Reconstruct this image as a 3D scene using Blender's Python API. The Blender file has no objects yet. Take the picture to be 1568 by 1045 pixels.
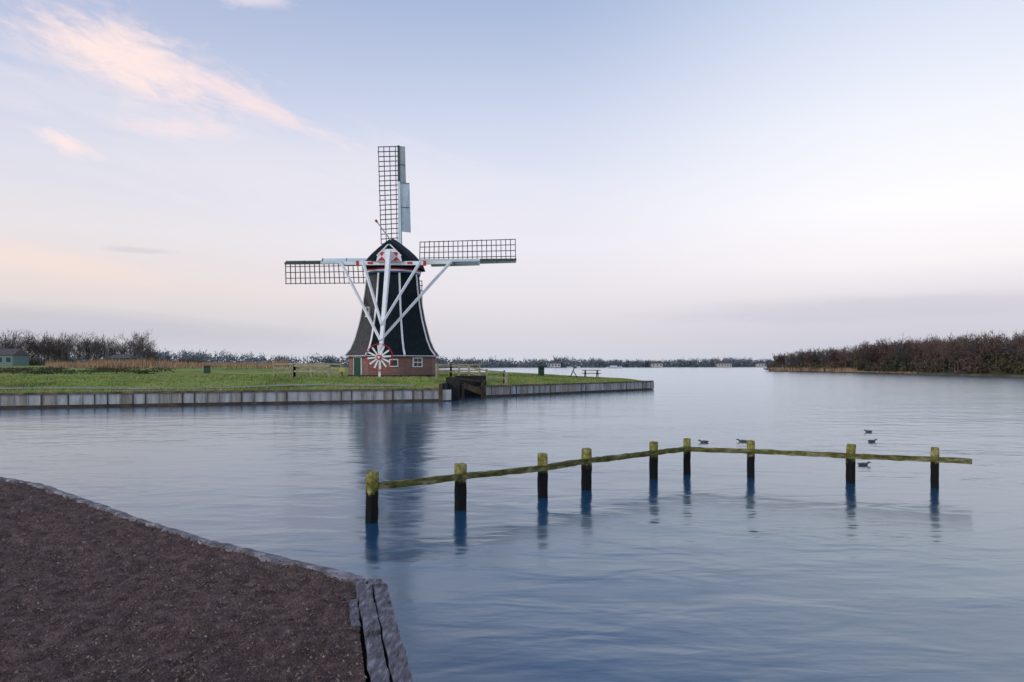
import bpy, math, random
import numpy as np
from mathutils import Vector, noise as mnoise
random.seed(7); rng=np.random.default_rng(11)
R=math.radians
scene=bpy.context.scene
scene.view_settings.view_transform='Standard'
scene.view_settings.look='None'
scene.view_settings.exposure=0

# ------------------------------------------------------------ helpers
def s2l(c):
    return tuple(((x/255)/12.92 if x/255<=0.04045 else ((x/255+0.055)/1.055)**2.4) for x in c)+(1,)

class MB:
    def __init__(s): s.v=[]; s.f=[]; s.m=[]
    def add(s,vs,fs,m=0):
        o=len(s.v); s.v.extend([tuple(p) for p in vs])
        for f in fs: s.f.append([i+o for i in f]); s.m.append(m)
    def frame(s,c,ax,ay,az,hx,hy,hz,m=0):
        c=Vector(c);ax=Vector(ax).normalized()*hx;ay=Vector(ay).normalized()*hy;az=Vector(az).normalized()*hz
        vs=[c+ax*a+ay*b+az*d for a in(-1,1) for b in(-1,1) for d in(-1,1)]
        fs=[(0,1,3,2),(4,6,7,5),(0,4,5,1),(2,3,7,6),(0,2,6,4),(1,5,7,3)]
        s.add(vs,fs,m)
    def box(s,c,d,m=0,rz=0):
        s.frame(c,(math.cos(rz),math.sin(rz),0),(-math.sin(rz),math.cos(rz),0),(0,0,1),d[0]/2,d[1]/2,d[2]/2,m)
    def beam(s,p0,p1,w,h=None,m=0,w1=None,h1=None,up=(0,0,1)):
        h=h or w; w1=w1 or w; h1=h1 or h
        p0=Vector(p0);p1=Vector(p1);d=(p1-p0).normalized();u=Vector(up)
        if abs(d.dot(u))>.98:u=Vector((0,1,0))
        x=d.cross(u).normalized();y=x.cross(d).normalized()
        vs=[]
        for p,a,b in((p0,w,h),(p1,w1,h1)):
            for i,j in((-1,-1),(1,-1),(1,1),(-1,1)): vs.append(p+x*i*a/2+y*j*b/2)
        s.add(vs,[(0,1,2,3),(7,6,5,4),(0,4,5,1),(1,5,6,2),(2,6,7,3),(3,7,4,0)],m)
    def tube(s,pts,rad,n=8,m=0,flat=1):
        pts=[Vector(p) for p in pts]; vs=[];fs=[]
        for i,p in enumerate(pts):
            d=(pts[min(i+1,len(pts)-1)]-pts[max(i-1,0)]).normalized()
            u=Vector((0,0,1)) if abs(d.z)<.95 else Vector((0,1,0))
            x=d.cross(u).normalized();y=x.cross(d)
            for k in range(n):
                a=2*math.pi*k/n; vs.append(p+(x*math.cos(a)+y*math.sin(a))*rad[i])
        for i in range(len(pts)-1):
            for k in range(n):
                a=i*n+k;b=i*n+(k+1)%n; fs.append((a,b,b+n,a+n))
        fs.append(tuple(range(n))[::-1]); fs.append(tuple(range((len(pts)-1)*n,len(pts)*n)))
        s.add(vs,fs,m)
    def obj(s,name,mats,parent=None,smooth=False,bevel=0):
        me=bpy.data.meshes.new(name); me.from_pydata(s.v,[],s.f)
        for m in mats: me.materials.append(m)
        me.polygons.foreach_set('material_index',s.m)
        if smooth: me.polygons.foreach_set('use_smooth',[True]*len(s.f))
        me.update()
        o=bpy.data.objects.new(name,me); scene.collection.objects.link(o)
        if parent:o.parent=parent
        if bevel:
            b=o.modifiers.new('b','BEVEL');b.width=bevel;b.segments=2;b.limit_method='ANGLE'
        return o
def empty(name,loc=(0,0,0)):
    o=bpy.data.objects.new(name,None);scene.collection.objects.link(o);return o

def mat(name,c1,c2=None,scale=5,rough=.8,bump=0,bscale=None,stretch=(1,1,1),c3=None,spec=.3,lo=.35,hi=.65,detail=6):
    m=bpy.data.materials.new(name);m.use_nodes=True;nt=m.node_tree;b=nt.nodes['Principled BSDF']
    b.inputs['Roughness'].default_value=rough
    b.inputs['Specular IOR Level'].default_value=spec
    if c2 is None:
        c2=tuple(x*.8 for x in c1)
    tc=nt.nodes.new('ShaderNodeTexCoord');mp=nt.nodes.new('ShaderNodeMapping');mp.inputs['Scale'].default_value=stretch
    nt.links.new(tc.outputs['Object'],mp.inputs['Vector'])
    n=nt.nodes.new('ShaderNodeTexNoise');n.inputs['Scale'].default_value=scale;n.inputs['Detail'].default_value=detail;n.inputs['Roughness'].default_value=.65
    nt.links.new(mp.outputs[0],n.inputs['Vector'])
    r=nt.nodes.new('ShaderNodeValToRGB')
    r.color_ramp.elements[0].position=lo;r.color_ramp.elements[0].color=(*c1[:3],1)
    r.color_ramp.elements[1].position=hi;r.color_ramp.elements[1].color=(*c2[:3],1)
    if c3:
        e=r.color_ramp.elements.new((lo+hi)/2);e.color=(*c3[:3],1)
    nt.links.new(n.outputs['Fac'],r.inputs[0]);nt.links.new(r.outputs[0],b.inputs['Base Color'])
    if bump:
        n2=nt.nodes.new('ShaderNodeTexNoise');n2.inputs['Scale'].default_value=bscale or scale*3;n2.inputs['Detail'].default_value=8
        nt.links.new(mp.outputs[0],n2.inputs['Vector'])
        bp=nt.nodes.new('ShaderNodeBump');bp.inputs['Strength'].default_value=1;bp.inputs['Distance'].default_value=bump
        nt.links.new(n2.outputs['Fac'],bp.inputs['Height']);nt.links.new(bp.outputs[0],b.inputs['Normal'])
    return m

F=1045.0; CAMH=2.4

# ------------------------------------------------------------ world
w=bpy.data.worlds.new("World");scene.world=w;w.use_nodes=True
nt=w.node_tree;N=nt.nodes;L=nt.links
for n in list(N):N.remove(n)
def mth(op,a,b=None,c=None,clamp=False):
    n=N.new('ShaderNodeMath');n.operation=op;n.use_clamp=clamp
    for i,x in enumerate((a,b,c)):
        if x is None:continue
        if isinstance(x,(int,float)):n.inputs[i].default_value=x
        else:L.new(x,n.inputs[i])
    return n.outputs[0]
def mrange(v,a,b,c=0,d=1,smooth=True):
    n=N.new('ShaderNodeMapRange');n.interpolation_type='SMOOTHSTEP' if smooth else 'LINEAR'
    L.new(v,n.inputs[0])
    for i,x in enumerate((a,b,c,d)):n.inputs[i+1].default_value=x
    return n.outputs[0]
def mix(f,a,b,mode='MIX'):
    n=N.new('ShaderNodeMix');n.data_type='RGBA';n.blend_type=mode
    if isinstance(f,(int,float)):n.inputs[0].default_value=f
    else:L.new(f,n.inputs[0])
    for i,x in((6,a),(7,b)):
        if isinstance(x,tuple):n.inputs[i].default_value=x
        else:L.new(x,n.inputs[i])
    return n.outputs[2]
tc=N.new('ShaderNodeTexCoord')
nv=N.new('ShaderNodeVectorMath');nv.operation='NORMALIZE';L.new(tc.outputs['Generated'],nv.inputs[0])
sx=N.new('ShaderNodeSeparateXYZ');L.new(nv.outputs[0],sx.inputs[0])
X,Y,Z=sx.outputs
az=mth('ARCTAN2',X,Y)
hor=mth('SQRT',mth('ADD',mth('MULTIPLY',X,X),mth('MULTIPLY',Y,Y)))
sinaz=mth('DIVIDE',X,mth('MAXIMUM',hor,.001))
def ramp(fac,stops):
    r=N.new('ShaderNodeValToRGB')
    els=r.color_ramp.elements
    els[0].position=stops[0][0];els[0].color=s2l(stops[0][1])
    els[1].position=stops[-1][0];els[1].color=s2l(stops[-1][1])
    for p,c in stops[1:-1]:
        e=els.new(p);e.color=s2l(c)
    L.new(fac,r.inputs[0]);return r.outputs[0]
zc=mth('MAXIMUM',Z,0.0)
left=ramp(zc,[(0,(200,203,213)),(.04,(209,206,213)),(.10,(232,219,215)),(.17,(231,225,229)),(.25,(219,220,233)),(.33,(198,206,229)),(.42,(178,189,218)),(.6,(138,163,207)),(1,(92,124,182))])
cen =ramp(zc,[(0,(205,208,219)),(.04,(214,210,219)),(.10,(229,224,230)),(.17,(234,231,240)),(.25,(225,228,241)),(.33,(207,215,236)),(.46,(170,186,218)),(.65,(133,160,208)),(1,(92,124,182))])
right=ramp(zc,[(0,(193,198,213)),(.04,(204,202,214)),(.08,(222,216,224)),(.13,(246,240,242)),(.2,(252,250,253)),(.30,(241,243,251)),(.42,(214,223,242)),(.6,(155,180,218)),(1,(92,124,182))])
c=mix(mrange(sinaz,-.6,0,smooth=True),left,cen)
c=mix(mrange(sinaz,0,.55,smooth=True),c,right)
def blob(az0,z0,la,lz,slope,nscale=(5,26),edge=(.0,.75),rough=.6,amp=1.5,seed=0.):
    da=mth('SUBTRACT',az,az0);dz=mth('SUBTRACT',Z,z0)
    t=mth('ADD',dz,mth('MULTIPLY',da,slope))
    a=mth('DIVIDE',da,la);b=mth('DIVIDE',t,lz)
    d=mth('SUBTRACT',1.0,mth('SQRT',mth('ADD',mth('MULTIPLY',a,a),mth('MULTIPLY',b,b))))
    cv=N.new('ShaderNodeCombineXYZ');L.new(mth('MULTIPLY',da,nscale[0]),cv.inputs[0]);L.new(mth('MULTIPLY',t,nscale[1]),cv.inputs[1]);cv.inputs[2].default_value=seed
    n=N.new('ShaderNodeTexNoise');n.inputs['Scale'].default_value=1.6;n.inputs['Detail'].default_value=6;n.inputs['Roughness'].default_value=rough;n.inputs['Distortion'].default_value=.7
    L.new(cv.outputs[0],n.inputs['Vector'])
    q=mth('ADD',d,mth('MULTIPLY',mth('SUBTRACT',n.outputs['Fac'],.5),amp))
    return mrange(q,*edge)
front=mrange(Y,0,.2)
def cloud(c,col,f,**k):
    m=mth('MULTIPLY',mth('MULTIPLY',blob(**k),f),front)
    return mix(m,c,s2l(col))
c=cloud(c,(188,188,201),.5,az0=-.62,z0=.052,la=.50,lz=.028,slope=.05,seed=3,amp=.6)
c=cloud(c,(192,192,208),.42,az0=.5,z0=.07,la=.40,lz=.026,slope=0,seed=5,amp=.8)
c=cloud(c,(246,223,214),.6,az0=-.62,z0=.125,la=.22,lz=.024,slope=.1,seed=6,amp=1.)
c=cloud(c,(238,231,237),.4,az0=-.35,z0=.27,la=.5,lz=.09,slope=.15,seed=9,amp=1.6,nscale=(3,14))
c=cloud(c,(252,229,228),.65,az0=-.50,z0=.36,la=.20,lz=.06,slope=.18,seed=21,amp=1.9,nscale=(12,34),edge=(0,1.1))
c=cloud(c,(255,232,227),.9,az0=-.51,z0=.362,la=.125,lz=.040,slope=.14,seed=1,amp=1.8,nscale=(16,44),edge=(0,.9),rough=.65)
c=cloud(c,(250,228,228),.75,az0=-.36,z0=.335,la=.17,lz=.018,slope=.30,seed=2,amp=1.7,nscale=(14,60),edge=(0,1.0))
c=cloud(c,(244,228,231),.75,az0=-.45,z0=.297,la=.10,lz=.018,slope=-.05,seed=4,amp=1.8,nscale=(16,60),edge=(0,1.0))
c=cloud(c,(255,232,228),.8,az0=-.58,z0=.262,la=.04,lz=.014,slope=.3,seed=8,amp=1.6,nscale=(20,60),edge=(0,.9))
c=cloud(c,(235,224,232),.7,az0=-.37,z0=.452,la=.07,lz=.02,slope=0,seed=12,amp=1.4,nscale=(10,30))
c=cloud(c,(188,182,196),.3,az0=-.50,z0=.145,la=.05,lz=.006,slope=0,seed=14,amp=1.2,nscale=(14,60))
sky=N.new('ShaderNodeTexSky');sky.sky_type='NISHITA';sky.sun_disc=False
sky.sun_elevation=R(28);sky.sun_rotation=R(-130)
b1=N.new('ShaderNodeBackground');L.new(c,b1.inputs[0]);b1.inputs[1].default_value=1.02
b2=N.new('ShaderNodeBackground');L.new(sky.outputs[0],b2.inputs[0]);b2.inputs[1].default_value=.003
ad=N.new('ShaderNodeAddShader');L.new(b1.outputs[0],ad.inputs[0]);L.new(b2.outputs[0],ad.inputs[1])
out=N.new('ShaderNodeOutputWorld');L.new(ad.outputs[0],out.inputs[0])

sd=bpy.data.lights.new('sun','SUN');sd.energy=1.5;sd.angle=R(25);sd.color=(1,.93,.87)
so=bpy.data.objects.new('sun',sd);scene.collection.objects.link(so)
dv=Vector((math.sin(R(-130))*math.cos(R(28)),math.cos(R(-130))*math.cos(R(28)),math.sin(R(28))))
so.rotation_euler=(dv).to_track_quat('Z','Y').to_euler()

# ------------------------------------------------------------ water
wm=bpy.data.materials.new('lake_water');wm.use_nodes=True;nt=wm.node_tree;N=nt.nodes;L=nt.links
N.remove(N['Principled BSDF'])
tc=N.new('ShaderNodeTexCoord')
def wn(scale,sc,detail,rough=.55,dist=0,rot=6):
    mp=N.new('ShaderNodeMapping');mp.inputs['Scale'].default_value=sc;mp.inputs['Rotation'].default_value=(0,0,R(rot));L.new(tc.outputs['Object'],mp.inputs[0])
    n=N.new('ShaderNodeTexNoise');n.inputs['Scale'].default_value=scale;n.inputs['Detail'].default_value=detail;n.inputs['Roughness'].default_value=rough;n.inputs['Distortion'].default_value=dist
    L.new(mp.outputs[0],n.inputs['Vector']);return n.outputs['Fac']
n1=wn(1.0,(.8,1.7,1),2,.45,.5);n2=wn(1.0,(2.6,6.5,1),2,.5,.3,-4);n3=wn(1,(.14,.30,1),3,.6)
h=mth('ADD',mth('MULTIPLY',n1,.034),mth('MULTIPLY',n2,.006))
h=mth('MULTIPLY',h,mrange(n3,.3,.7,.3,1.2))
bp=N.new('ShaderNodeBump');bp.inputs['Strength'].default_value=1;bp.inputs['Distance'].default_value=1.0
L.new(h,bp.inputs['Height'])
gl=N.new('ShaderNodeBsdfGlossy');gl.inputs['Color'].default_value=(.90,.975,1,1);gl.inputs['Roughness'].default_value=.16
df=N.new('ShaderNodeBsdfDiffuse');df.inputs['Color'].default_value=(.012,.060,.125,1)
fr_=N.new('ShaderNodeFresnel');fr_.inputs['IOR'].default_value=2.15
ms=N.new('ShaderNodeMixShader')
L.new(bp.outputs[0],gl.inputs['Normal']);L.new(bp.outputs[0],fr_.inputs['Normal'])
L.new(fr_.outputs[0],ms.inputs[0]);L.new(df.outputs[0],ms.inputs[1]);L.new(gl.outputs[0],ms.inputs[2]);L.new(ms.outputs[0],N['Material Output'].inputs[0])
m=MB();m.add([(-3000,-40,0),(3000,-40,0),(3000,5000,0),(-3000,5000,0)],[(0,1,2,3)]);m.obj('lake_water',[wm])

# ------------------------------------------------------------ land
fx=[-150,-27.5,-4.53,-4.3,-2.1,-1.98,12.9];fy=[-3.3,36.7,44.2,50.5,51.5,49.3,63.9]
def fronty(x): return float(np.interp(x,fx,fy))
def ss(t): t=max(0,min(1,t));return t*t*(3-2*t)
def gz(x,y):
    d=y-fronty(x) if not(-4.53<x<-1.98) else y-46.5
    amp=.65-.40*ss((x+3)/14)
    z=.75+amp*ss(d/8)
    z+=.55*ss((d-30)/70)*ss((-x-12)/25)
    z+=.10*mnoise.noise(Vector((x*.13,y*.13,0)))*ss(d/4)+.03*mnoise.noise(Vector((x*.7,y*.7,3)))*ss(d/1.5)
    return z
pairs=[((-150,-3.3),(-600,330)),((-90,16.3),(-420,330)),((-50,29.4),(-240,330)),((-27.5,36.7),(-150,300)),((-15,40.8),(-90,230)),((-9,42.7),(-45,150)),
((-4.53,44.2),(-16,105)),((-4.3,50.5),(-14,102)),((-2.1,51.5),(-9,97)),((-1.98,49.3),(-7,95)),((5,56.15),(4,84)),((12.9,63.9),(13.3,64.8))]
cols=[]
for i in range(len(pairs)-1):
    (a,b_),(c_,d_)=pairs[i],pairs[i+1]
    n=max(1,int(math.dist(a,c_)/1.0));n=min(n,40)
    for k in range(n+(i==len(pairs)-2)):
        t=k/n;cols.append(((a[0]+(c_[0]-a[0])*t,a[1]+(c_[1]-a[1])*t),(b_[0]+(d_[0]-b_[0])*t,b_[1]+(d_[1]-b_[1])*t)))
m=MB();vs=[];fs=[];NR=90
for (p,q) in cols:
    for j in range(NR):
        s=(j/(NR-1))**2.2
        x=p[0]+(q[0]-p[0])*s;y=p[1]+(q[1]-p[1])*s
        vs.append((x,y,gz(x,y) if j else .75))
    vs.append((q[0],q[1]+.3,-1))
K=NR+1
for i in range(len(cols)-1):
    for j in range(NR): fs.append((i*K+j,(i+1)*K+j,(i+1)*K+j+1,i*K+j+1))
m.add(vs,fs)
grass=mat('grass_ground',(.08,.10,.03),(.34,.32,.13),scale=.30,c3=(.20,.27,.055),bump=.05,bscale=6,rough=.95,spec=.1,lo=.34,hi=.68,detail=10)
m.obj('grass_ground',[grass],smooth=True)

# quay wall
panel=mat('quay_panels',(.17,.17,.16),(.48,.50,.51),scale=1.4,stretch=(1.6,1.6,.35),c3=(.33,.34,.34),rough=.85,bump=.02,lo=.3,hi=.7,detail=9)
panel2=mat('quay_panels_stained',(.15,.135,.11),(.38,.37,.34),scale=1.2,stretch=(2.2,2.2,.35),c3=(.26,.25,.225),rough=.9,bump=.02,lo=.3,hi=.7)
qdark=mat('quay_dark_wood',(.03,.024,.018),(.09,.07,.045),scale=2,stretch=(1,1,2),rough=.8)
qcap=mat('quay_cap',(.06,.05,.03),(.20,.165,.11),scale=1.5,rough=.85,bump=.02)
m=MB()
def quay(p,q):
    p=Vector((*p,0));q=Vector((*q,0));d=(q-p);Ln=d.length;d.normalize();nrm=Vector((d.y,-d.x,0))
    c0=(p+q)/2
    m.frame(c0+Vector((0,0,.30)),d,nrm,(0,0,1),Ln/2,.05,.45,0)
    m.frame(c0+Vector((0,0,.80))+nrm*.02,d,nrm,(0,0,1),Ln/2,.12,.055,2)
    m.frame(c0+Vector((0,0,.06))+nrm*.085,d,nrm,(0,0,1),Ln/2,.035,.10,1)
    n=int(Ln/.62)
    for i in range(n+1):
        pp=p+d*(Ln*i/n)
        rv=random.random()
        m.frame(pp+Vector((0,0,.34))+nrm*.075,d,nrm,(0,0,1),.015+.02*random.random(),.03,.405,1 if rv<.3 else (3 if rv<.6 else 0))
        m.frame(pp+d*.31+Vector((0,0,.40+.03*random.random()))+nrm*(.058+.02*random.random()),d,nrm,(0,0,1),.28,.008,.34,3 if random.random()<.3 else 0)
quay((-150,-3.3),(-27.5,36.7));quay((-27.5,36.7),(-4.53,44.2));quay((-1.98,49.3),(12.9,63.9));quay((12.9,63.9),(13.3,64.9))
m.obj('quay_wall',[panel,qdark,qcap,panel2])

# sluice inlet
black=mat('tarred_wood',(.008,.008,.008),(.03,.028,.025),scale=4,rough=.7)
brownw=mat('brown_wood',(.035,.026,.018),(.11,.08,.05),scale=3,stretch=(1,1,.3),rough=.85,bump=.01)
m=MB()
m.beam((-4.5,44.2,.55),(-4.25,50.6,.6),.25,1.2,0)
m.beam((-4.2,50.4,.7),(-2.0,51.4,.7),.25,1.7,0)
m.beam((-1.98,49.3,.55),(-2.15,51.4,.6),.25,1.2,0)
m.beam((-4.6,44.15,.1),(-4.6,44.15,1.15),.25,.25,1);m.beam((-4.0,46.0,0),(-4.0,46.0,1.5),.9,.12,0)
m.beam((-3.35,46.6,-.5),(-3.35,46.6,1.05),.16,.16,1);m.beam((-2.1,48.2,-.5),(-2.1,48.2,1.1),.17,.17,1)
m.beam((-3.35,46.6,.75),(-2.1,48.2,.8),.1,.1,1);m.beam((-4.3,46,1.52),(-2.0,50.3,1.1),.14,.1,1)
m.beam((-3.5,49,.9),(-2.0,49.2,.3),.1,.4,1)
m.obj('sluice_gate',[black,brownw])

# ------------------------------------------------------------ windmill
mill=empty('windmill')
white=mat('white_paint',(.82,.84,.85),(.70,.72,.73),scale=2,rough=.5)
bluew=mat('pale_blue_paint',(.60,.72,.75),(.48,.60,.64),scale=2,rough=.5)
red=mat('red_paint',(.55,.03,.035),(.40,.02,.03),scale=3,rough=.5)
blue=mat('blue_paint',(.03,.10,.30),rough=.5)
green=mat('dark_green_paint',(.012,.05,.035),(.02,.07,.05),scale=3,rough=.5)
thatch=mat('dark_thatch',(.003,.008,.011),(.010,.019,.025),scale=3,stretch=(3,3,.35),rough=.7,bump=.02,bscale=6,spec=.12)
thatchg=mat('grey_thatch',(.035,.035,.038),(.09,.085,.085),scale=3,stretch=(3,3,.35),rough=.9,bump=.03,bscale=6)  # paler grey thatch for the left-hand faces of the body
glass=mat('window_glass',(.02,.025,.03),rough=.15,spec=.6)
brick=bpy.data.materials.new('brick');brick.use_nodes=True;nt=brick.node_tree
bb=nt.nodes['Principled BSDF'];bb.inputs['Roughness'].default_value=.9
br=nt.nodes.new('ShaderNodeTexBrick');tcn=nt.nodes.new('ShaderNodeUVMap')
br.inputs['Color1'].default_value=(.14,.06,.052,1);br.inputs['Color2'].default_value=(.23,.105,.09,1);br.inputs['Mortar'].default_value=(.28,.24,.22,1)
br.inputs['Scale'].default_value=1;br.inputs['Brick Width'].default_value=.24;br.inputs['Row Height'].default_value=.085;br.inputs['Mortar Size'].default_value=.008
nt.links.new(tcn.outputs[0],br.inputs['Vector']);nt.links.new(br.outputs[0],bb.inputs['Base Color'])
MX,MY,G=-9.75,56.0,1.30
A0=R(-67.1)
def ring(r,z,rot=A0,n=8): return [(MX+r*math.cos(rot+k*2*math.pi/n),MY+r*math.sin(rot+k*2*math.pi/n),z) for k in range(n)]
prof=[(3.02,3.9),(3.12,3.86),(3.6,3.45),(4.4,3.1),(5.2,2.87),(6.0,2.66),(7.2,2.43),(8.5,2.26),(9.8,2.12)]
m=MB();vs=[];fs=[]
for z,r in prof: vs+=ring(r,z)
for i in range(len(prof)-1):
    for k in range(8):
        ff=(i*8+k,i*8+(k+1)%8,(i+1)*8+(k+1)%8,(i+1)*8+k)
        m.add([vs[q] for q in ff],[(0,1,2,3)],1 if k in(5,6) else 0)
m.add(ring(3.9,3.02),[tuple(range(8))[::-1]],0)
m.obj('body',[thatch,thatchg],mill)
m=MB()
for k in range(8):
    a=A0+k*math.pi/4
    for i in range(1,len(prof)-1):
        z0,r0=prof[i];z1,r1=prof[i+1]
        m.beam((MX+(r0+.03)*math.cos(a),MY+(r0+.03)*math.sin(a),z0),(MX+(r1+.03)*math.cos(a),MY+(r1+.03)*math.sin(a),z1),.14,.06,0,up=(math.cos(a),math.sin(a),0))
for k in range(8):
    p=ring(3.93,3.05)[k];q=ring(3.93,3.05)[(k+1)%8]
    m.beam(p,q,.05,.05,0)
m.obj('corner_trim',[white],mill)
bm=bpy.data.meshes.new('brick_base');rb=ring(3.62,G-.4);rt=ring(3.62,3.02)
bm.from_pydata(rb+rt,[],[(k,(k+1)%8,8+(k+1)%8,8+k) for k in range(8)]);uv=bm.uv_layers.new()
Ls=2*3.62*math.sin(math.pi/8)
for k in range(8):
    for j,(u_,v_) in enumerate(((0,0),(1,0),(1,1),(0,1))): uv.data[k*4+j].uv=((k+u_)*Ls,v_*(3.02-G+.4))
bm.materials.append(brick);o=bpy.data.objects.new('brick_base',bm);scene.collection.objects.link(o);o.parent=mill
def onface(m,ang,rad,z,w_,h_,dep,mi,off=0):
    n=Vector((math.cos(ang),math.sin(ang),0));t=Vector((-math.sin(ang),math.cos(ang),0))
    m.frame(Vector((MX,MY,z))+n*rad+t*off,t,n,(0,0,1),w_/2,dep/2,h_/2,mi)
ap=math.cos(math.pi/8)
m=MB()
fr=A0+math.pi/8;fl=A0-3*math.pi/8;fc=A0-math.pi/8
r0=3.62*ap
onface(m,fr,r0+.03,2.55,.95,.75,.06,0,off=-.1);
for a_,b_ in((-.2,.17),(.2,.17),(-.2,-.17),(.2,-.17)): onface(m,fr,r0+.065,2.55+b_,.34,.27,.02,1,off=a_-.1)
onface(m,fl,r0+.03,2.15,1.15,1.7,.06,0);onface(m,fl,r0+.07,2.12,.95,1.6,.04,2)
onface(m,fc,r0+.03,2.5,.7,.6,.06,0,off=.6);onface(m,fc,r0+.065,2.5,.54,.44,.02,1,off=.6)
onface(m,fl,2.52*ap+.12,6.55,.5,.8,.16,0,off=0);onface(m,fl,2.52*ap+.21,6.55,.34,.6,.02,1)
for k in range(8):
    p=Vector(ring(3.66,G)[k]);q=Vector(ring(3.66,G)[(k+1)%8]);m.beam(p,q,.05,.5,3)
m.obj('windows_and_door',[white,glass,green,black],mill)
# cap
m=MB()
secs=[(-2.75,1.0,10.5,12.0),(-2.3,1.75,10.3,12.2),(-1.4,2.25,10.15,12.4),(-.3,2.5,10.1,12.65),(.8,2.5,10.1,12.75),(1.8,2.1,10.2,12.6),(2.5,1.5,10.4,12.4)]
NS=13;vs=[];fs=[]
for y,hw,zb,zt in secs:
    for j in range(NS):
        s=-1+2*j/(NS-1);q=1-abs(s);x=math.copysign(hw*(1-q**1.5),s) if q<1 else 0
        vs.append((MX+.05+x,MY+y,zb+(zt-zb)*q**.95))
for i in range(len(secs)-1):
    for j in range(NS-1):fs.append((i*NS+j,i*NS+j+1,(i+1)*NS+j+1,(i+1)*NS+j))
fs.append(tuple(range(NS))[::-1]);fs.append(tuple(range((len(secs)-1)*NS,len(secs)*NS)))
m.add(vs,fs,0)
def band(r_a,r_b,z0,z1,mi,n=16):
    va=ring(r_a,z0,0,n)+ring(r_b,z1,0,n)
    m.add(va,[(k,(k+1)%n,n+(k+1)%n,n+k) for k in range(n)]+[tuple(range(n))[::-1],tuple(range(n,2*n))],mi)
band(2.28,2.42,10.0,10.3,0);band(2.30,2.30,9.90,9.998,1);band(2.27,2.27,9.78,9.898,2);band(2.24,2.24,9.66,9.778,3)
m.obj('cap',[thatch,red,white,blue],mill)
m=MB();gx=-9.58;gy=MY-2.82
gp=[(-1.0,10.42),(1.0,10.42),(.88,10.95),(.42,11.38),(-.42,11.38),(-.88,10.95)]
m.add([(gx+a,gy,z) for a,z in gp]+[(gx+a,gy+.08,z) for a,z in gp],
      [(0,1,2,3,4,5)]+[(k,6+k,6+(k+1)%6,(k+1)%6) for k in range(6)],0)
for sx_ in(-1,1):
    y_=gy-.01
    cx=gx+sx_*.57
    m.add([(cx-.27,y_,11.14),(cx+.22,y_,11.14),(cx,y_,10.80)],[(0,1,2)],1)
    m.add([(cx-.32,y_,10.46),(cx+.32,y_,10.46),(cx,y_,10.79)],[(0,1,2)],1)
m.beam((gx+.95,gy-.02,10.85),(gx+.05,gy-.02,11.75),.05,.09,0);m.beam((gx-.95,gy-.02,10.85),(gx-.05,gy-.02,11.75),.05,.09,0)
m.obj('gable_board',[white,red,green],mill)
m=MB()
m.beam((-9.55,53.0,11.2),(-9.88,51.3,3.1),.33,.38,0,w1=.24,h1=.26)
m.beam((-14.45,57.3,10.85),(-5.05,57.3,10.95),.24,.28,0)
m.beam((-12.0,53.55,10.32),(-6.95,53.55,10.32),.26,.30,0)
for xx in(-14.35,-5.15): m.beam((xx,57.2,10.95),(-9.9,51.35,4.2),.19,.19,0,w1=.15,h1=.15)
for xx in(-11.7,-7.15): m.beam((xx,53.5,10.5),(-9.86,51.6,5.4),.18,.18,0,w1=.15,h1=.15)
m.beam((-9.95,51.3,3.6),(-9.95,51.3,1.4),.16,.16,0)
for xx in(-12.1,-6.85): m.box((xx,53.55,10.32),(.2,.34,.36),1)
for xx in(-11.1,-8.0): m.box((xx,53.39,10.33),(.4,.03,.16),1)
m.beam((-9.6,54.3,12.2),(-10.42,52.6,13.4),.07,.07,0);m.beam((-10.40,52.6,13.36),(-10.5,52.5,13.5),.13,.13,1)
m.obj('tail_and_braces',[white,red,green],mill)
m=MB();wc=Vector((-9.92,51.0,2.92))
for k in range(12):
    a=2*math.pi*k/12+.1;d=Vector((math.cos(a),0,math.sin(a)))
    m.beam(wc+d*.1,wc+d*.88,.10,.07,0,w1=.13,up=(0,1,0));m.beam(wc+d*.881,wc+d*1.04,.09,.07,1,up=(0,1,0))
for k in range(36):
    a=2*math.pi*k/36;b2_=2*math.pi*(k+1)/36
    m.beam(wc+Vector((math.cos(a),.05,math.sin(a))),wc+Vector((math.cos(b2_),.05,math.sin(b2_))),.045,.05,1)
m.tube([wc+Vector((0,-.14,0)),wc+Vector((0,.3,0))],[.2,.2],14,1);m.tube([wc+Vector((0,-.2,0)),wc+Vector((0,-.141,0))],[.08,.1],12,0)
m.obj('winding_wheel',[white,red],mill)
HX,HY,HZ=-9.66,59.15,11.3
m=MB()
def P(r,o,a,dy=0):
    return Vector((HX+r*math.cos(a)-o*math.sin(a),HY+dy,HZ+r*math.sin(a)+o*math.cos(a)))
stockm=mat('sail_stock',(.04,.055,.055),(.07,.085,.085),scale=3,rough=.6)
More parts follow.
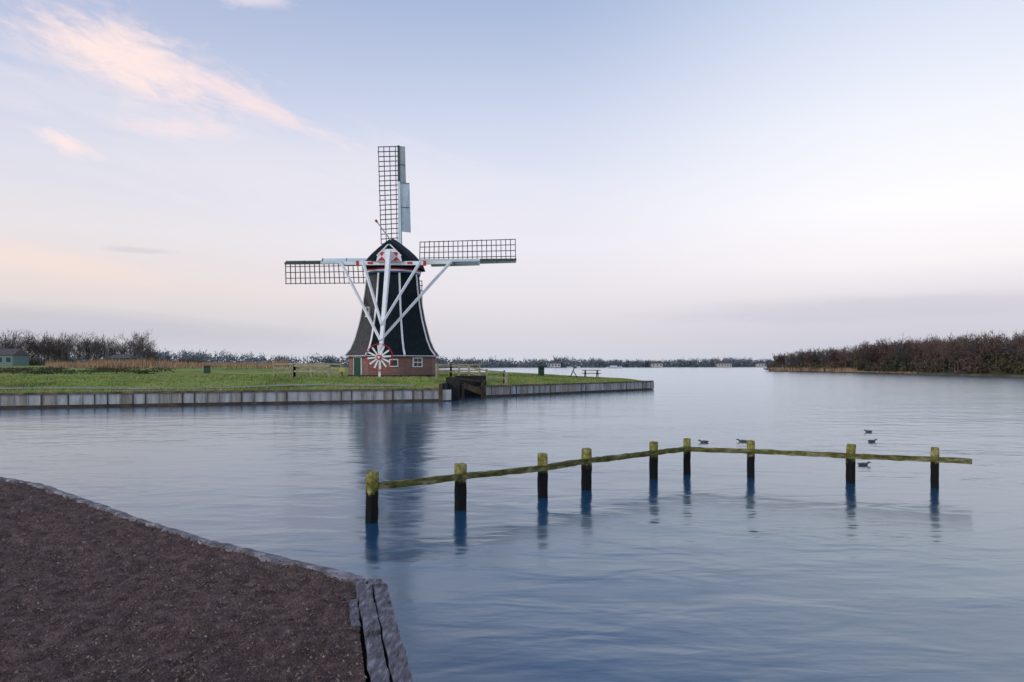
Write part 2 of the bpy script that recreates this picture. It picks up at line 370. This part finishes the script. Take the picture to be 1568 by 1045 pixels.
for q in range(4):
    a=R(90*q+1.0);ln=10.05
    m.beam(P(0,0,a),P(ln,0,a),.32,.32,0,w1=.16,h1=.16,up=(0,1,0))
    m.beam(P(.3,0,a,-.18),P(6.9,0,a,-.12),.30,.02,1,w1=.2,up=(0,1,0))
    nb=21
    for i in range(nb):
        r=1.65+(ln-.08-1.65)*i/(nb-1);tw=.55*(1-i/nb)
        m.beam(P(r,-.12,a,.0),P(r,1.78+random.uniform(-.04,.05),a,tw),.065,.065,2,up=(0,1,0))
    for o in(.28,.78,1.28,1.75):
        for i in range(8):
            ra=1.62+(ln-1.7)*i/8;rb_=1.62+(ln-1.7)*(i+1)/8
            ta=.55*(1-i/8)*o/1.78;tb=.55*(1-(i+1)/8)*o/1.78
            m.beam(P(ra,o,a,ta),P(rb_,o,a,tb),.06,.06,2,up=(0,1,0))
    def board(r0_,r1_,o0,o1,mi,dy=.1):
        t=.05;p=[P(r0_,o0,a,0),P(r1_,o0,a,0),P(r1_,o1,a,dy),P(r0_,o1,a,dy*2.2)]
        q_=[x+Vector((0,t,0)) for x in p]
        m.add(p+q_,[(0,1,2,3),(7,6,5,4),(0,4,5,1),(1,5,6,2),(2,6,7,3),(3,7,4,0)],mi)
    wd=.85 if q==1 else .42
    board(2.6,6.75,-.14,-wd,1,.25);board(6.85,9.95,-.09,-wd*.62,(1,3,4,3)[q],.18)
    m.beam(P(6.8,-.1,a,-.02),P(6.8,-wd,a,.2),.07,.06,0,up=(0,1,0));m.beam(P(4.7,-.1,a,-.03),P(4.7,-wd,a,.2),.04,.04,0,up=(0,1,0));m.beam(P(9.97,.1,a,-.03),P(9.97,-wd*.62,a,.2),.06,.05,0,up=(0,1,0));m.beam(P(8.4,-.1,a,-.02),P(8.4,-wd*.6,a,.2),.04,.04,0,up=(0,1,0))
lat=mat('lattice_wood',(.035,.03,.035),(.07,.055,.06),scale=4,rough=.7)
dkw=mat('grey_green_board',(.36,.42,.40),(.50,.54,.52),scale=3,rough=.6)
gb=mat('green_board',(.05,.08,.07),(.10,.14,.12),scale=3,rough=.6)
m.tube([(HX,57.8,11.2),(HX,59.6,11.3)],[.4,.38],12,0)
m.obj('sails',[stockm,bluew,lat,dkw,gb],mill)

# ------------------------------------------------------------ lake fence posts
moss=bpy.data.materials.new('mossy_post');moss.use_nodes=True;nt=moss.node_tree;N=nt.nodes;L=nt.links
b=N['Principled BSDF'];b.inputs['Roughness'].default_value=.85;b.inputs['Specular IOR Level'].default_value=.25
tc=N.new('ShaderNodeTexCoord');sp=N.new('ShaderNodeSeparateXYZ');L.new(tc.outputs['Object'],sp.inputs[0])
n=N.new('ShaderNodeTexNoise');n.inputs['Scale'].default_value=9;n.inputs['Detail'].default_value=8;n.inputs['Roughness'].default_value=.7;L.new(tc.outputs['Object'],n.inputs['Vector'])
zz=mth('ADD',sp.outputs[2],mth('MULTIPLY',mth('SUBTRACT',n.outputs['Fac'],.5),.35))
f=mrange(zz,.42,.54)
r=N.new('ShaderNodeValToRGB');e=r.color_ramp.elements;e[0].position=.3;e[0].color=(.03,.026,.010,1);e[1].position=.72;e[1].color=(.46,.41,.25,1);x=e.new(.5);x.color=(.20,.19,.035,1);L.new(n.outputs['Fac'],r.inputs[0])
L.new(mix(f,(.006,.006,.006,1),r.outputs[0]),b.inputs['Base Color'])
bp=N.new('ShaderNodeBump');bp.inputs['Distance'].default_value=.02;L.new(n.outputs['Fac'],bp.inputs['Height']);L.new(bp.outputs[0],b.inputs['Normal'])
railm=mat('mossy_rail',(.016,.014,.008),(.36,.33,.21),scale=9,c3=(.115,.112,.028),rough=.85,bump=.02,bscale=20,lo=.32,hi=.74,spec=.25,stretch=(.5,.5,1.4),detail=9)
posts=[(-2.13,10.36),(-.85,11.25),(.553,12.31),(1.425,13.07),(2.964,14.28),(3.82,14.9),(5.08,14.52),(6.85,13.81),(8.22,13.27)]
m=MB()
for i,(x,y) in enumerate(posts):
    tp=.775+random.uniform(-.015,.02);tl=random.uniform(-.02,.02);ly=random.uniform(-.01,.01);n=12;rw=random.uniform(.078,.093)
    vs=[];fs=[];rot=random.random()
    levels=[-1.2,0,.15,.3,.4,.5,.56,.62,.70,tp-.012,tp]
    for li,z in enumerate(levels):
        for k in range(n):
            a=2*math.pi*k/n+rot;sq=1/max(abs(math.cos(a-rot-.3)),abs(math.sin(a-rot-.3)))**.55
            rr=rw*.93*sq*(1+.13*mnoise.noise(Vector((x+k*.9,y,z*6))))*(.9 if li==len(levels)-1 else 1)
            vs.append((x+rr*math.cos(a)+tl*z,y+rr*math.sin(a)+ly*z,z+(.018*mnoise.noise(Vector((k*1.3,x,1))) if li>=len(levels)-2 else 0)))
    for li in range(len(levels)-1):
        for k in range(n):fs.append((li*n+k,li*n+(k+1)%n,(li+1)*n+(k+1)%n,(li+1)*n+k))
    fs.append(tuple(range((len(levels)-1)*n,len(levels)*n)));m.add(vs,fs,0)
def rail(path,m):
    n=4;vs=[];fs=[];pts=[]
    for i in range(len(path)-1):
        a=Vector(path[i]);b_=Vector(path[i+1]);k=max(2,int((b_-a).length/.1))
        for j in range(k+(i==len(path)-2)):pts.append(a.lerp(b_,j/k))
    for i,p in enumerate(pts):
        d=(pts[min(i+1,len(pts)-1)]-pts[max(i-1,0)]).normalized();s_=Vector((d.y,-d.x,0))
        for sx_,sz in((-1,-1),(1,-1),(1,1),(-1,1)):
            w_=.05*(1+.15*mnoise.noise(p*3+Vector((sx_*3,0,sz))));h_=.046*(1+.25*mnoise.noise(p*4+Vector((sx_,5,sz*3)))+.22*mnoise.noise(p*11+Vector((sx_,5,sz*3))))
            vs.append(p+s_*sx_*w_+Vector((0,0,sz*h_+.014*mnoise.noise(p*.8))))
    for i in range(len(pts)-1):
        for k in range(4):fs.append((i*4+k,i*4+(k+1)%4,i*4+4+(k+1)%4,i*4+4+k))
    fs.append((0,1,2,3));fs.append(tuple(range(len(pts)*4-4,len(pts)*4)));m.add(vs,fs,1)
off=lambda x,y,dx,dy,z:(x+dx,y+dy,z)
rail([(-2.04,10.38,.545)]+[off(x,y,.02,-.06,.55+.012*math.sin(i*2.3)) for i,(x,y) in enumerate(posts[1:5],1)]+[(3.84,14.80,.575)],m)
rail([(3.86,14.80,.56)]+[off(x,y,-.02,-.09,.56) for x,y in posts[6:]]+[(8.75,13.0,.545)],m)
m.obj('lake_fence',[moss,railm],smooth=False,bevel=0)

# ------------------------------------------------------------ foreground bank
GZ=.65
edge=[(-22,17.5),(-12,12.6),(-7.88,10.51),(-6.89,9.94),(-4.37,7.82),(-2.98,6.72),(-1.72,5.90),(-1.18,5.51),(-1.02,5.38)]
def dense(path,step):
    o=[]
    for i in range(len(path)-1):
        a=Vector(path[i]);b_=Vector(path[i+1]);k=max(1,int((b_-a).length/step))
        for j in range(k):o.append(a.lerp(b_,j/k))
    o.append(Vector(path[-1]));return o
soil=mat('soil_path',(.046,.030,.026),(.25,.175,.145),scale=9,c3=(.122,.081,.069),rough=.95,bump=.03,bscale=50,spec=.12,lo=.25,hi=.78,detail=13)
inner=[(p[0]-.0,p[1]) for p in edge]+[(-.99-.2,5.36-.2),(-.547-.24,3.70),(.47-.24,-.05),(1.2-.24,-2.8)]
pp=dense(inner,.03)
vs=[];fs=[];NR=230
tot=len(pp)
for i,p in enumerate(pp):
    t=i/(tot-1);q=Vector((-20+14*t,-6))
    for j in range(NR):
        s=(j/(NR-1))**1.35
        x=p.x+(q.x-p.x)*s;y=p.y+(q.y-p.y)*s;d=(q-p).length*s
        z=GZ-.01
        f=min(1,d/.25+.15)
        z+=f*(.034*mnoise.noise(Vector((x*1.5,y*1.9,0)))+.036*mnoise.noise(Vector((x*4,y*6,2)))+.028*mnoise.noise(Vector((x*13,y*15,5)))+.012*mnoise.noise(Vector((x*31,y*31,8))))-.005
        vs.append((x,y,z))
for i in range(tot-1):
    for j in range(NR-1):fs.append((i*NR+j,i*NR+j+1,(i+1)*NR+j+1,(i+1)*NR+j))
m=MB();m.add(vs,fs);m.obj('soil_path',[soil],smooth=True)
curb=mat('weathered_curb',(.07,.06,.06),(.44,.44,.48),scale=6,c3=(.18,.165,.17),rough=.9,bump=.02,bscale=30,lo=.32,hi=.70,detail=10)
m=MB();vs=[];fs=[];de=dense(edge,.06)
for i,p in enumerate(de):
    d=(de[min(i+1,len(de)-1)]-de[max(0,i-1)]).normalized();nn=Vector((-d.y,d.x))
    if nn.y<0:nn=-nn
    j1=.03*mnoise.noise(Vector((p.x*2.2,p.y*2.2,0)))+.012*mnoise.noise(Vector((p.x*11,p.y*11,0)))
    j2=.07*mnoise.noise(Vector((p.x*3,p.y*3,7)))+.06*mnoise.noise(Vector((p.x*13,p.y*13,7)))
    a=p-nn*(.06+j2);b_=p+nn*(.04+j1);zt=GZ+.010+.01*mnoise.noise(Vector((p.x*5,p.y*5,1)))
    vs+=[(a.x,a.y,zt-.03),(a.x+nn.x*.02,a.y+nn.y*.02,zt),(b_.x,b_.y,zt-.005),(b_.x+nn.x*.01,b_.y+nn.y*.01,zt-.03),(b_.x,b_.y,-.6)]
for i in range(len(de)-1):
    for k in range(4):fs.append((i*5+k,i*5+k+1,i*5+5+k+1,i*5+5+k))
m.add(vs,fs);m.obj('bank_edge_curb',[curb],smooth=False)
wood=mat('weathered_planks',(.03,.027,.03),(.36,.35,.39),scale=6,stretch=(5,1.2,1),c3=(.14,.13,.145),rough=.9,bump=.02,bscale=14,lo=.3,hi=.75,detail=10)
m=MB()
dD=Vector((.2666,-.9638,0));nD=Vector((-.9638,-.2666,0));oD=Vector((-.99,5.36,0))
def plank(o0,o1,z,y0,y1,h_=.05,jag=.007):
    k=max(3,int((y1-y0)/.05));vs=[];fs=[]
    for i in range(k+1):
        t=y0+(y1-y0)*i/k
        for oo,zz_,sd in((o0,z-h_,0),(o0,z,1),(o1,z,2),(o1,z-h_,3)):
            j=jag*mnoise.noise(Vector((t*5,oo*30,sd)))*1.5+jag*mnoise.noise(Vector((t*22,oo*30,sd)))
            pt=oD+nD*(oo+j)+dD*t;vs.append((pt.x,pt.y,zz_+(.006*mnoise.noise(Vector((t*7,sd*3,z*9))) if zz_==z else 0)))
    for i in range(k):
        for q in range(4):fs.append((i*4+q,i*4+(q+1)%4,i*4+4+(q+1)%4,i*4+4+q))
    fs.append((0,1,2,3));fs.append((k*4+3,k*4+2,k*4+1,k*4));m.add(vs,fs,0)
plank(0,.105,GZ+.02,.02,2.35);plank(0,.108,GZ+.018,2.37,5.2);plank(.115,.222,GZ+.03,-.02,.95);plank(.118,.22,GZ+.012,.97,5.2)
plank(.235,.29,GZ+.02,.28,.80,.04)
plank(.0,.03,GZ-.04,0,8,1.2)
plank(.02,.13,GZ+.03,-.12,.0,.9);plank(.15,.25,GZ+.04,-.13,-.03,.9)
m.obj('timber_edging',[wood])
def inside(x,y):
    if y>np.interp(x,[e_[0] for e_ in edge],[e_[1] for e_ in edge])-.05:return False
    ex=np.interp(y,[-2.8,0,3.76,5.36],[1.2,.47,-.547,-.99])-.25
    return x<ex
m=MB();cnt=0
while cnt<17000:
    y=3.0+ (random.random()**1.7)*7.5;x=random.uniform(-.85*y-.3,0)
    if not inside(x,y):continue
    cnt+=1
    l=random.uniform(.004,.012)*(1+.06*y);w_=l*random.uniform(.4,.9);a=random.uniform(0,6.28);tl=random.uniform(-.7,.7)
    ux,uy=math.cos(a),math.sin(a);z=GZ+.005+random.uniform(-.012,.014)
    ax_=Vector((ux,uy,tl)).normalized()*l;bx=Vector((-uy,ux,random.uniform(-.7,.7))).normalized()*w_
    c_=Vector((x,y,z))
    m.add([c_-ax_,c_-bx*.9,c_+ax_,c_+bx,c_+Vector((0,0,l*.6))],[(0,1,4),(1,2,4),(2,3,4),(3,0,4)],random.choice((0,0,0,1,1,1,2)) if random.random()<.993 else 3)
ch=[mat('clod_dark',(.05,.034,.03),(.07,.05,.044)),mat('clod_brown',(.105,.07,.062),(.14,.10,.088)),mat('clod_tan',(.18,.13,.11),(.23,.18,.155)),mat('clod_pale',(.30,.27,.24),(.4,.37,.33))]
m.obj('soil_clods',ch)

# ------------------------------------------------------------ vegetation
def slivers(m,P0,D,Wd,mi,up=False):
    n=len(P0);rd=rng.normal(size=(n,3))
    side=np.cross(D,rd);side/=np.linalg.norm(side,axis=1)[:,None]+1e-9;side*=Wd[:,None]/2
    V=np.stack([P0-side,P0+side,P0+D],1).reshape(-1,3)
    o=len(m.v);m.v.extend(map(tuple,V.tolist()));m.f.extend([[o+3*i,o+3*i+1,o+3*i+2] for i in range(n)])
    if np.isscalar(mi):m.m.extend([mi]*n)
    else:m.m.extend(list(mi))
def bare_tree(m,x,y,z,H,nt_=260,mi=0,cw=.36,wd=.10,lean=0):
    W=H*cw*random.uniform(.8,1.2)
    m.tube([(x,y,z-.3),(x+lean*.3,y,z+H*.4),(x+lean,y,z+H*.85)],[H*.022,H*.014,H*.004],4,mi)
    tips=[]
    for k in range(9):
        a=random.uniform(0,6.28);h0=H*random.uniform(.22,.6);r_=W*random.uniform(.5,1);h1=min(H*.97,h0+H*random.uniform(.2,.4))
        p0=Vector((x,y,z+h0));p1=Vector((x+r_*math.cos(a),y+r_*math.sin(a),z+h1))
        md=p0.lerp(p1,.5)+Vector((0,0,-H*.03));m.tube([p0,md,p1],[H*.009,H*.006,H*.002],3,mi)
        tips+= [md,p1,p0.lerp(p1,.75)]
    tips.append(Vector((x,y,z+H*.8)));tips.append(Vector((x,y,z+H*.6)))
    T=np.array([tuple(t) for t in tips]);idx=rng.integers(0,len(T),nt_)
    P0=T[idx]+rng.normal(size=(nt_,3))*H*.045
    out=P0-np.array([x,y,z+H*.35]);out/=np.linalg.norm(out,axis=1)[:,None]
    D=(out+rng.normal(size=(nt_,3))*.55+np.array([0,0,.35]));D/=np.linalg.norm(D,axis=1)[:,None];D*=(H*rng.uniform(.07,.17,nt_))[:,None]
    slivers(m,P0,D,rng.uniform(.6,1.3,nt_)*wd,mi)
def bush(m,x,y,z,r_,h_,n,mi,wd=.2,lf=.35):
    v=rng.normal(size=(n,3));v/=np.linalg.norm(v,axis=1)[:,None];v*=rng.uniform(.35,1,n)[:,None]**.5
    v[:,2]=np.abs(v[:,2]);P0=v*np.array([r_,r_,h_])+np.array([x,y,z])
    D=v+rng.normal(size=(n,3))*.6;D/=np.linalg.norm(D,axis=1)[:,None]
    slivers(m,P0,D*lf,rng.uniform(.6,1.3,n)*wd,mi)
twg=mat('winter_twigs',(.085,.073,.072),(.13,.115,.112),scale=.05,rough=.95,spec=.1)
twg2=mat('winter_twigs_reddish',(.10,.068,.055),(.15,.11,.09),scale=.05,rough=.95,spec=.1)
ever=mat('evergreen',(.025,.045,.03),(.055,.08,.045),scale=.1,rough=.95,spec=.1)
brush=mat('brushwood',(.055,.052,.03),(.105,.095,.05),scale=.1,rough=.95,spec=.1)
haze=mat('distant_trees_hazed',(.13,.16,.195),(.19,.22,.25),scale=.02,rough=1,spec=0)  # aerial haze painted in: base colour lightened and blued for distance
haze2=mat('distant_trees_green_hazed',(.10,.14,.15),(.15,.185,.19),scale=.02,rough=1,spec=0)  # greener variant, same distance haze mixed into the colour
reed=mat('reeds',(.26,.165,.10),(.44,.31,.20),scale=.3,rough=.95,spec=.1)
m=MB()
for i in range(85):
    u=random.uniform(-60,250);Yd=random.uniform(190,260);x=(u-784)/F*Yd
    H=random.uniform(6.5,10.)*(1.0 if u<225 else .7)
    bare_tree(m,x,Yd,gz(x,Yd)-.1,H,260,random.choice((0,0,1)),wd=.10)
for u,Yd,H in((30,200,10.3),(68,195,11.4),(122,205,10.6),(150,210,9.6),(205,200,10.2),(218,205,9.2),(190,210,8),(95,210,8.4),(8,190,10.4)):
    x=(u-784)/F*Yd;bare_tree(m,x,Yd,gz(x,Yd)-.1,H,460,0,cw=.42,wd=.10)
for i in range(70):
    u=random.uniform(-60,300);Yd=random.uniform(185,200);x=(u-784)/F*Yd
    bush(m,x,Yd,gz(x,Yd)-.1,3,random.uniform(1.0,2.2),90,random.choice((3,3,1,0,2)),wd=.3,lf=.8)
m.obj('bare_trees_row',[twg,twg2,ever,brush])
farm=mat('far_shore_ground',(.10,.12,.08),(.14,.14,.10),scale=.02,rough=1)
FS=[(-900,335),(-400,335),(-150,345),(-100,400),(0,470),(150,540),(300,600),(420,600),(800,520),(2500,500)]
m=MB();vs=[];fs=[]
for x,y in FS: vs+=[(x,y,-.5),(x,y+1,.35),(x*2.2,5200,.6)]
for i in range(len(FS)-1):
    for k in range(2):fs.append((i*3+k,i*3+3+k,i*3+4+k,i*3+1+k))
m.add(vs,fs);m.obj('far_shore_ground',[farm])
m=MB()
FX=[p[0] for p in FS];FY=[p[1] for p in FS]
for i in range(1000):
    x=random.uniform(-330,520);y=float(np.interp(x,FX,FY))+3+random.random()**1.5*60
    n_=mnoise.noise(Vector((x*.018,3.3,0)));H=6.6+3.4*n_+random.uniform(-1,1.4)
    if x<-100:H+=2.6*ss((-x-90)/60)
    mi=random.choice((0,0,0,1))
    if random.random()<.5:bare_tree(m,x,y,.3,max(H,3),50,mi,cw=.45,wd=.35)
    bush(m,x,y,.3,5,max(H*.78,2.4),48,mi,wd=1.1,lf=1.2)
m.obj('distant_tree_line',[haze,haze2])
RS=[(87,232),(95,198),(94.5,125),(92,60),(90,-20)]
m=MB();vs=[];fs=[]
for x,y in RS: vs+=[(x,y,-.5),(x+.5,y,.35),(x+8,y+1,.8),(x+420,y+60,1.2)]
for i in range(len(RS)-1):
    for k in range(3):fs.append((i*4+k,i*4+k+1,i*4+5+k,i*4+4+k))
m.add(vs,fs)
m.obj('wooded_shore_ground',[mat('shore_soil',(.05,.05,.03),(.11,.10,.06),scale=.3,rough=1)])
m=MB()
RY=[p[1] for p in RS][::-1];RX=[p[0] for p in RS][::-1]
for i in range(400):
    y=random.uniform(85,236);x=float(np.interp(y,RY,RX))+3+random.random()**1.3*45
    H=random.uniform(7.0,8.7)+1.3*mnoise.noise(Vector((y*.05,x*.03,0)))
    if y>185:H*=.92-.22*ss((y-205)/30)
    if y<140:H*=1.0-.08*ss((140-y)/50)
    bare_tree(m,x,y,.7,H,300,random.choice((0,1,1)),cw=.40,wd=.14)
for i in range(420):
    y=random.uniform(80,236);x=float(np.interp(y,RY,RX))+1.5+random.random()*25
    q_=random.random()
    mi=3 if q_<.5 else (1 if q_<.8 else (0 if q_<.93 else 2))
    bush(m,x,y,.5,2.6,random.uniform(1.8,5.0)*(.7 if y>200 else 1),120,mi,wd=.3,lf=.8)
m.obj('bare_woodland',[twg,twg2,ever,brush])
m=MB();n=17000
Yd=rng.uniform(100,165,n);U=rng.uniform(70,440,n);xx=(U-784)/F*Yd
den=np.array([mnoise.noise(Vector((a*.07,b_*.07,4))) for a,b_ in zip(xx,Yd)])
k_=den+rng.uniform(-.25,.25,n)>-.06;xx=xx[k_];Yd=Yd[k_];den=den[k_];n=len(xx)
P0=np.array([(a,b_,gz(a,b_)-.05) for a,b_ in zip(xx,Yd)])
D=np.stack([rng.normal(0,.15,n),rng.normal(0,.15,n),rng.uniform(.4,1.5,n)*(.65+1.3*np.clip(den,0,1))],1);slivers(m,P0,D,rng.uniform(.1,.25,n),0)
n=2200;yy=rng.uniform(160,232,n)
P0=np.array([(np.interp(b_,RY,RX)+random.uniform(-.3,1.4),b_,.2) for b_ in yy]);D=np.stack([rng.normal(0,.15,n),rng.normal(0,.15,n),rng.uniform(.3,1.3,n)*(.4+.8*(yy>190))],1)
slivers(m,P0,D,rng.uniform(.12,.3,n),0)
m.obj('reed_bed',[reed])
m=MB()
for i in range(80):
    Yd=random.uniform(66,100);u=random.uniform(0,260);x=(u-784)/F*Yd
    bush(m,x,Yd,gz(x,Yd)-.1,random.uniform(.8,2),random.uniform(.15,.45),80,random.choice((0,1,1)),wd=.10,lf=.25)
m.obj('low_shrubs',[ever,brush])
gm=[mat('grass_blade',(.09,.13,.035),(.16,.20,.06),scale=2,rough=.9,spec=.1),mat('grass_blade_dry',(.28,.25,.11),(.40,.36,.18),scale=2,rough=.9,spec=.1),mat('grass_blade_bright',(.21,.28,.05),(.31,.38,.08),scale=2,rough=.9,spec=.1)]
m=MB();pts=[];mi=[]
while len(pts)<42000:
    x=random.uniform(-48,12.8)
    d=random.random()**2*26+.1;y=fronty(x)+d
    if -4.7<x<-1.8 and y<52:continue
    if x>0 and y>64.5+ (12.9-x)*1.3:continue
    if math.hypot(x-MX,y-MY)<3.9:continue
    g=mnoise.noise(Vector((x*.25,y*.25,0)))
    if g<-.25 and random.random()<.6:continue
    pts.append((x,y,gz(x,y)-.02));mi.append(1 if (g>.2 and random.random()<.5) or random.random()<.12 or (d<.7 and random.random()<.5) else random.choice((0,2,2)))
P0=np.array(pts);n=len(P0);D=np.stack([rng.normal(0,.05,n),rng.normal(0,.05,n),rng.uniform(.05,.17,n)],1);slivers(m,P0,D,rng.uniform(.03,.08,n),mi)
m.obj('grass_tufts',gm)

# ------------------------------------------------------------ fences, furniture
wf=mat('fence_wood',(.22,.19,.12),(.40,.36,.26),scale=4,rough=.9)
def fence(pts,h=1.0,step=1.5,rails=(.35,.65,.95)):
    m=MB()
    for i in range(len(pts)-1):
        a=Vector((*pts[i],0));b_=Vector((*pts[i+1],0));n=max(1,round((b_-a).length/step))
        P_=[a.lerp(b_,k/n) for k in range(n+1)]
        for p in P_:
            z=gz(p.x,p.y);m.beam((p.x,p.y,z-.2),(p.x,p.y,z+h+.06),.14,.14,0)
        for k in range(n):
            za=gz(P_[k].x,P_[k].y);zb=gz(P_[k+1].x,P_[k+1].y)
            for r_ in rails:m.beam((P_[k].x,P_[k].y-.08,za+r_*h),(P_[k+1].x,P_[k+1].y-.08,zb+r_*h),.05,.12,0)
    return m.obj('wooden_fence',[wf])
fence([(-18.3,52.5),(-13.0,52.0)],h=1.05);fence([(-17.5,54.3),(-16,50.2),(-13.3,49.6)],h=.9,rails=(.5,.95))
fence([(-5.6,50.6),(-4.7,52.5),(-.6,53.2),(-.4,50.9)],h=.95,rails=(.45,.92));fence([(-5.9,54.5),(-2.6,54.9)],h=1.0,rails=(.5,.95))
m=MB();vs=[]
for i in range(60):
    x=-45+i*.65*1.0;y=fronty(x)+3.2+.3*math.sin(i*.3)
    for o_ in(-.35,.35):vs.append((x,y+o_,gz(x,y+o_)+.03))
m.add(vs,[(2*i,2*i+2,2*i+3,2*i+1) for i in range(59)]);m.obj('footpath',[mat('gravel_path',(.20,.19,.14),(.34,.31,.25),scale=2,rough=1)])
def bin_(x,y,s=1.):
    z=gz(x,y);m=MB();m.box((x,y,z+.45*s),(.6*s,.55*s,.9*s),0);m.box((x,y-.02,z+.93*s),(.7*s,.65*s,.08*s),0);m.box((x,y-.285*s,z+.72*s),(.4*s,.02,.12*s),1)
    for dx in(-.2,.2):m.box((x+dx,y,z),(.08,.3,.12),1)
    m.obj('litter_bin',[green,black],bevel=.02)
bin_(2.95,69);bin_(-33.5,75,.9)
def picnic(x,y):
    z=gz(x,y);m=MB();m.box((x,y,z+.75),(1.8,.75,.06),0)
    for dy in(-.65,.65):m.box((x,y+dy,z+.45),(1.8,.27,.05),0)
    for dx in(-.6,.6):
        m.beam((x+dx,y-.7,z),(x+dx,y-.25,z+.73),.08,.08,0);m.beam((x+dx,y+.7,z),(x+dx,y+.25,z+.73),.08,.08,0);m.box((x+dx,y,z+.38),(.07,1.5,.09),0)
    m.obj('picnic_table',[brownw])
picnic(7.9,68)
m=MB();x,y=6.0,67.;z=gz(x,y);m.beam((x-.3,y,z),(x+.15,y,z+1.0),.09,.09,0);m.beam((x+.4,y,z),(x+.05,y,z+.6),.08,.08,0);m.frame((x,y,z+1.12),(1,0,-.35),(0,1,.3),(.35,0,1),.34,.28,.03,1)
m.obj('information_lectern',[black,green])
m=MB();x,y=-12.6,50.6;z=gz(x,y);m.beam((x,y,z),(x,y,z+.7),.08,.08,0);m.box((x,y-.05,z+.55),(.42,.03,.3),1);m.obj('information_sign',[brownw,mat('yellow_sign',(.5,.42,.12))])
roofc=mat('roof_tiles',(.08,.07,.075),(.12,.1,.1),scale=2);whitew=mat('house_walls',(.45,.44,.42),(.55,.54,.5));brk=mat('house_brick',(.2,.12,.1),(.26,.17,.14))
def house(x,y,z,w_,d_,h_,wall,name='lakeside_house',rh=.6):
    e_=empty(name);m=MB();m.box((x,y,z+h_/2),(w_,d_,h_),0);m.obj('walls',[wall],e_)
    m=MB();o_=.3;r_=h_*rh
    v=[(x-w_/2-o_,y-d_/2-o_,z+h_+.003),(x+w_/2+o_,y-d_/2-o_,z+h_+.003),(x+w_/2+o_,y+d_/2+o_,z+h_+.003),(x-w_/2-o_,y+d_/2+o_,z+h_+.003),(x-w_/2,y,z+h_+r_),(x+w_/2,y,z+h_+r_)]
    m.add(v,[(0,1,5,4),(2,3,4,5),(1,2,5),(3,0,4),(3,2,1,0)]);m.obj('roof',[roofc],e_)
    m=MB();k=max(2,int(w_/2.2))
    for i in range(k):
        m.box((x-w_/2+(i+.5)*w_/k,y-d_/2-.02,z+h_*.55),(1.1,.05,h_*.42),0)
    m.obj('windows',[glass],e_)
house(-134,180,2.0,9,6,2.8,mat('green_house_wall',(.16,.24,.24)));house(-150,186,2.1,8,6,3,whitew);house(-94,165,2.0,4.5,4,1.8,green,'garden_shed',.5)
for x,y,ww,wl in((-60,395,10,brk),(30,488,9,whitew),(-48,400,8,whitew),(170,548,11,whitew),(225,566,9,brk),(250,575,9,whitew),(110,520,8,whitew),(205,562,7,whitew)):
    house(x,y,.3,ww,7,2.6,wl)
def boat(x,y,l=7):
    m=MB();vs=[]
    for t in(-1,-.6,0,.6,1):
        w_=l*.16*(1-max(0,t)**2*.95)*(1 if t>-1 else .8)
        vs+=[(x+t*l/2,y-w_,.85+.2*max(0,t)),(x+t*l/2,y-w_*.6,.02),(x+t*l/2,y+w_*.6,.02),(x+t*l/2,y+w_,.85+.2*max(0,t))]
    fs=[]
    for i in range(4):
        for k in range(4):fs.append((i*4+k,i*4+(k+1)%4,i*4+4+(k+1)%4,i*4+4+k))
    fs.append((0,1,2,3));m.add(vs,fs,0);m.box((x-.3,y,1.25),(l*.4,l*.2,.8),0);m.box((x-.3,y-l*.1-.01,1.35),(l*.34,.02,.3),1)
    m.obj('motor_boat',[white,blue])
boat(-25,118);boat(-33,128,8);boat(60,400,9);boat(38,420,8)

# ducks
dk=mat('duck_feathers',(.05,.05,.052),(.12,.115,.11),scale=14,rough=.8)
def duck(x,y,a,s=.6):
    m=MB();pts=[(-.24,0,.07),(-.17,0,.05),(-.06,0,.03),(.05,0,.03),(.13,0,.05),(.175,0,.08),(.20,0,.105),(.225,0,.12),(.26,0,.118),(.32,0,.105)]
    rd=[.012,.05,.085,.085,.06,.038,.036,.044,.030,.012]
    c_,s_=math.cos(a)*s,math.sin(a)*s
    m.tube([(x+p[0]*c_,y+p[0]*s_,p[2]*s) for p in pts],[q*s for q in rd],10,0)
    for sgn in(-1,1):
        m.tube([(x-.2*c_-sgn*.07*s_,y-.2*s_+sgn*.07*c_,.08*s),(x-sgn*.085*s_,y+sgn*.085*c_,.06*s),(x+.1*c_-sgn*.06*s_,y+.1*s_+sgn*.06*c_,.06*s)],[.008*s,.045*s,.015*s],6,0)
    m.obj('duck',[dk],smooth=True)
for u,v,a in((1330,662,3.3),(1335,677,.2),(1322,713,.1),(1078,678,3.1),(1137,677,2.9)):
    y=2508/(v-558);duck((u-784)/F*y,y,a)

# ------------------------------------------------------------ camera
cam=bpy.data.cameras.new('camera');co=bpy.data.objects.new('camera',cam);scene.collection.objects.link(co)
co.location=(0,0,CAMH);co.rotation_euler=(R(90),0,0)
cam.sensor_width=36;cam.lens=36*F/1568;cam.shift_y=(558-522.5)/1568;cam.clip_end=8000
scene.camera=co
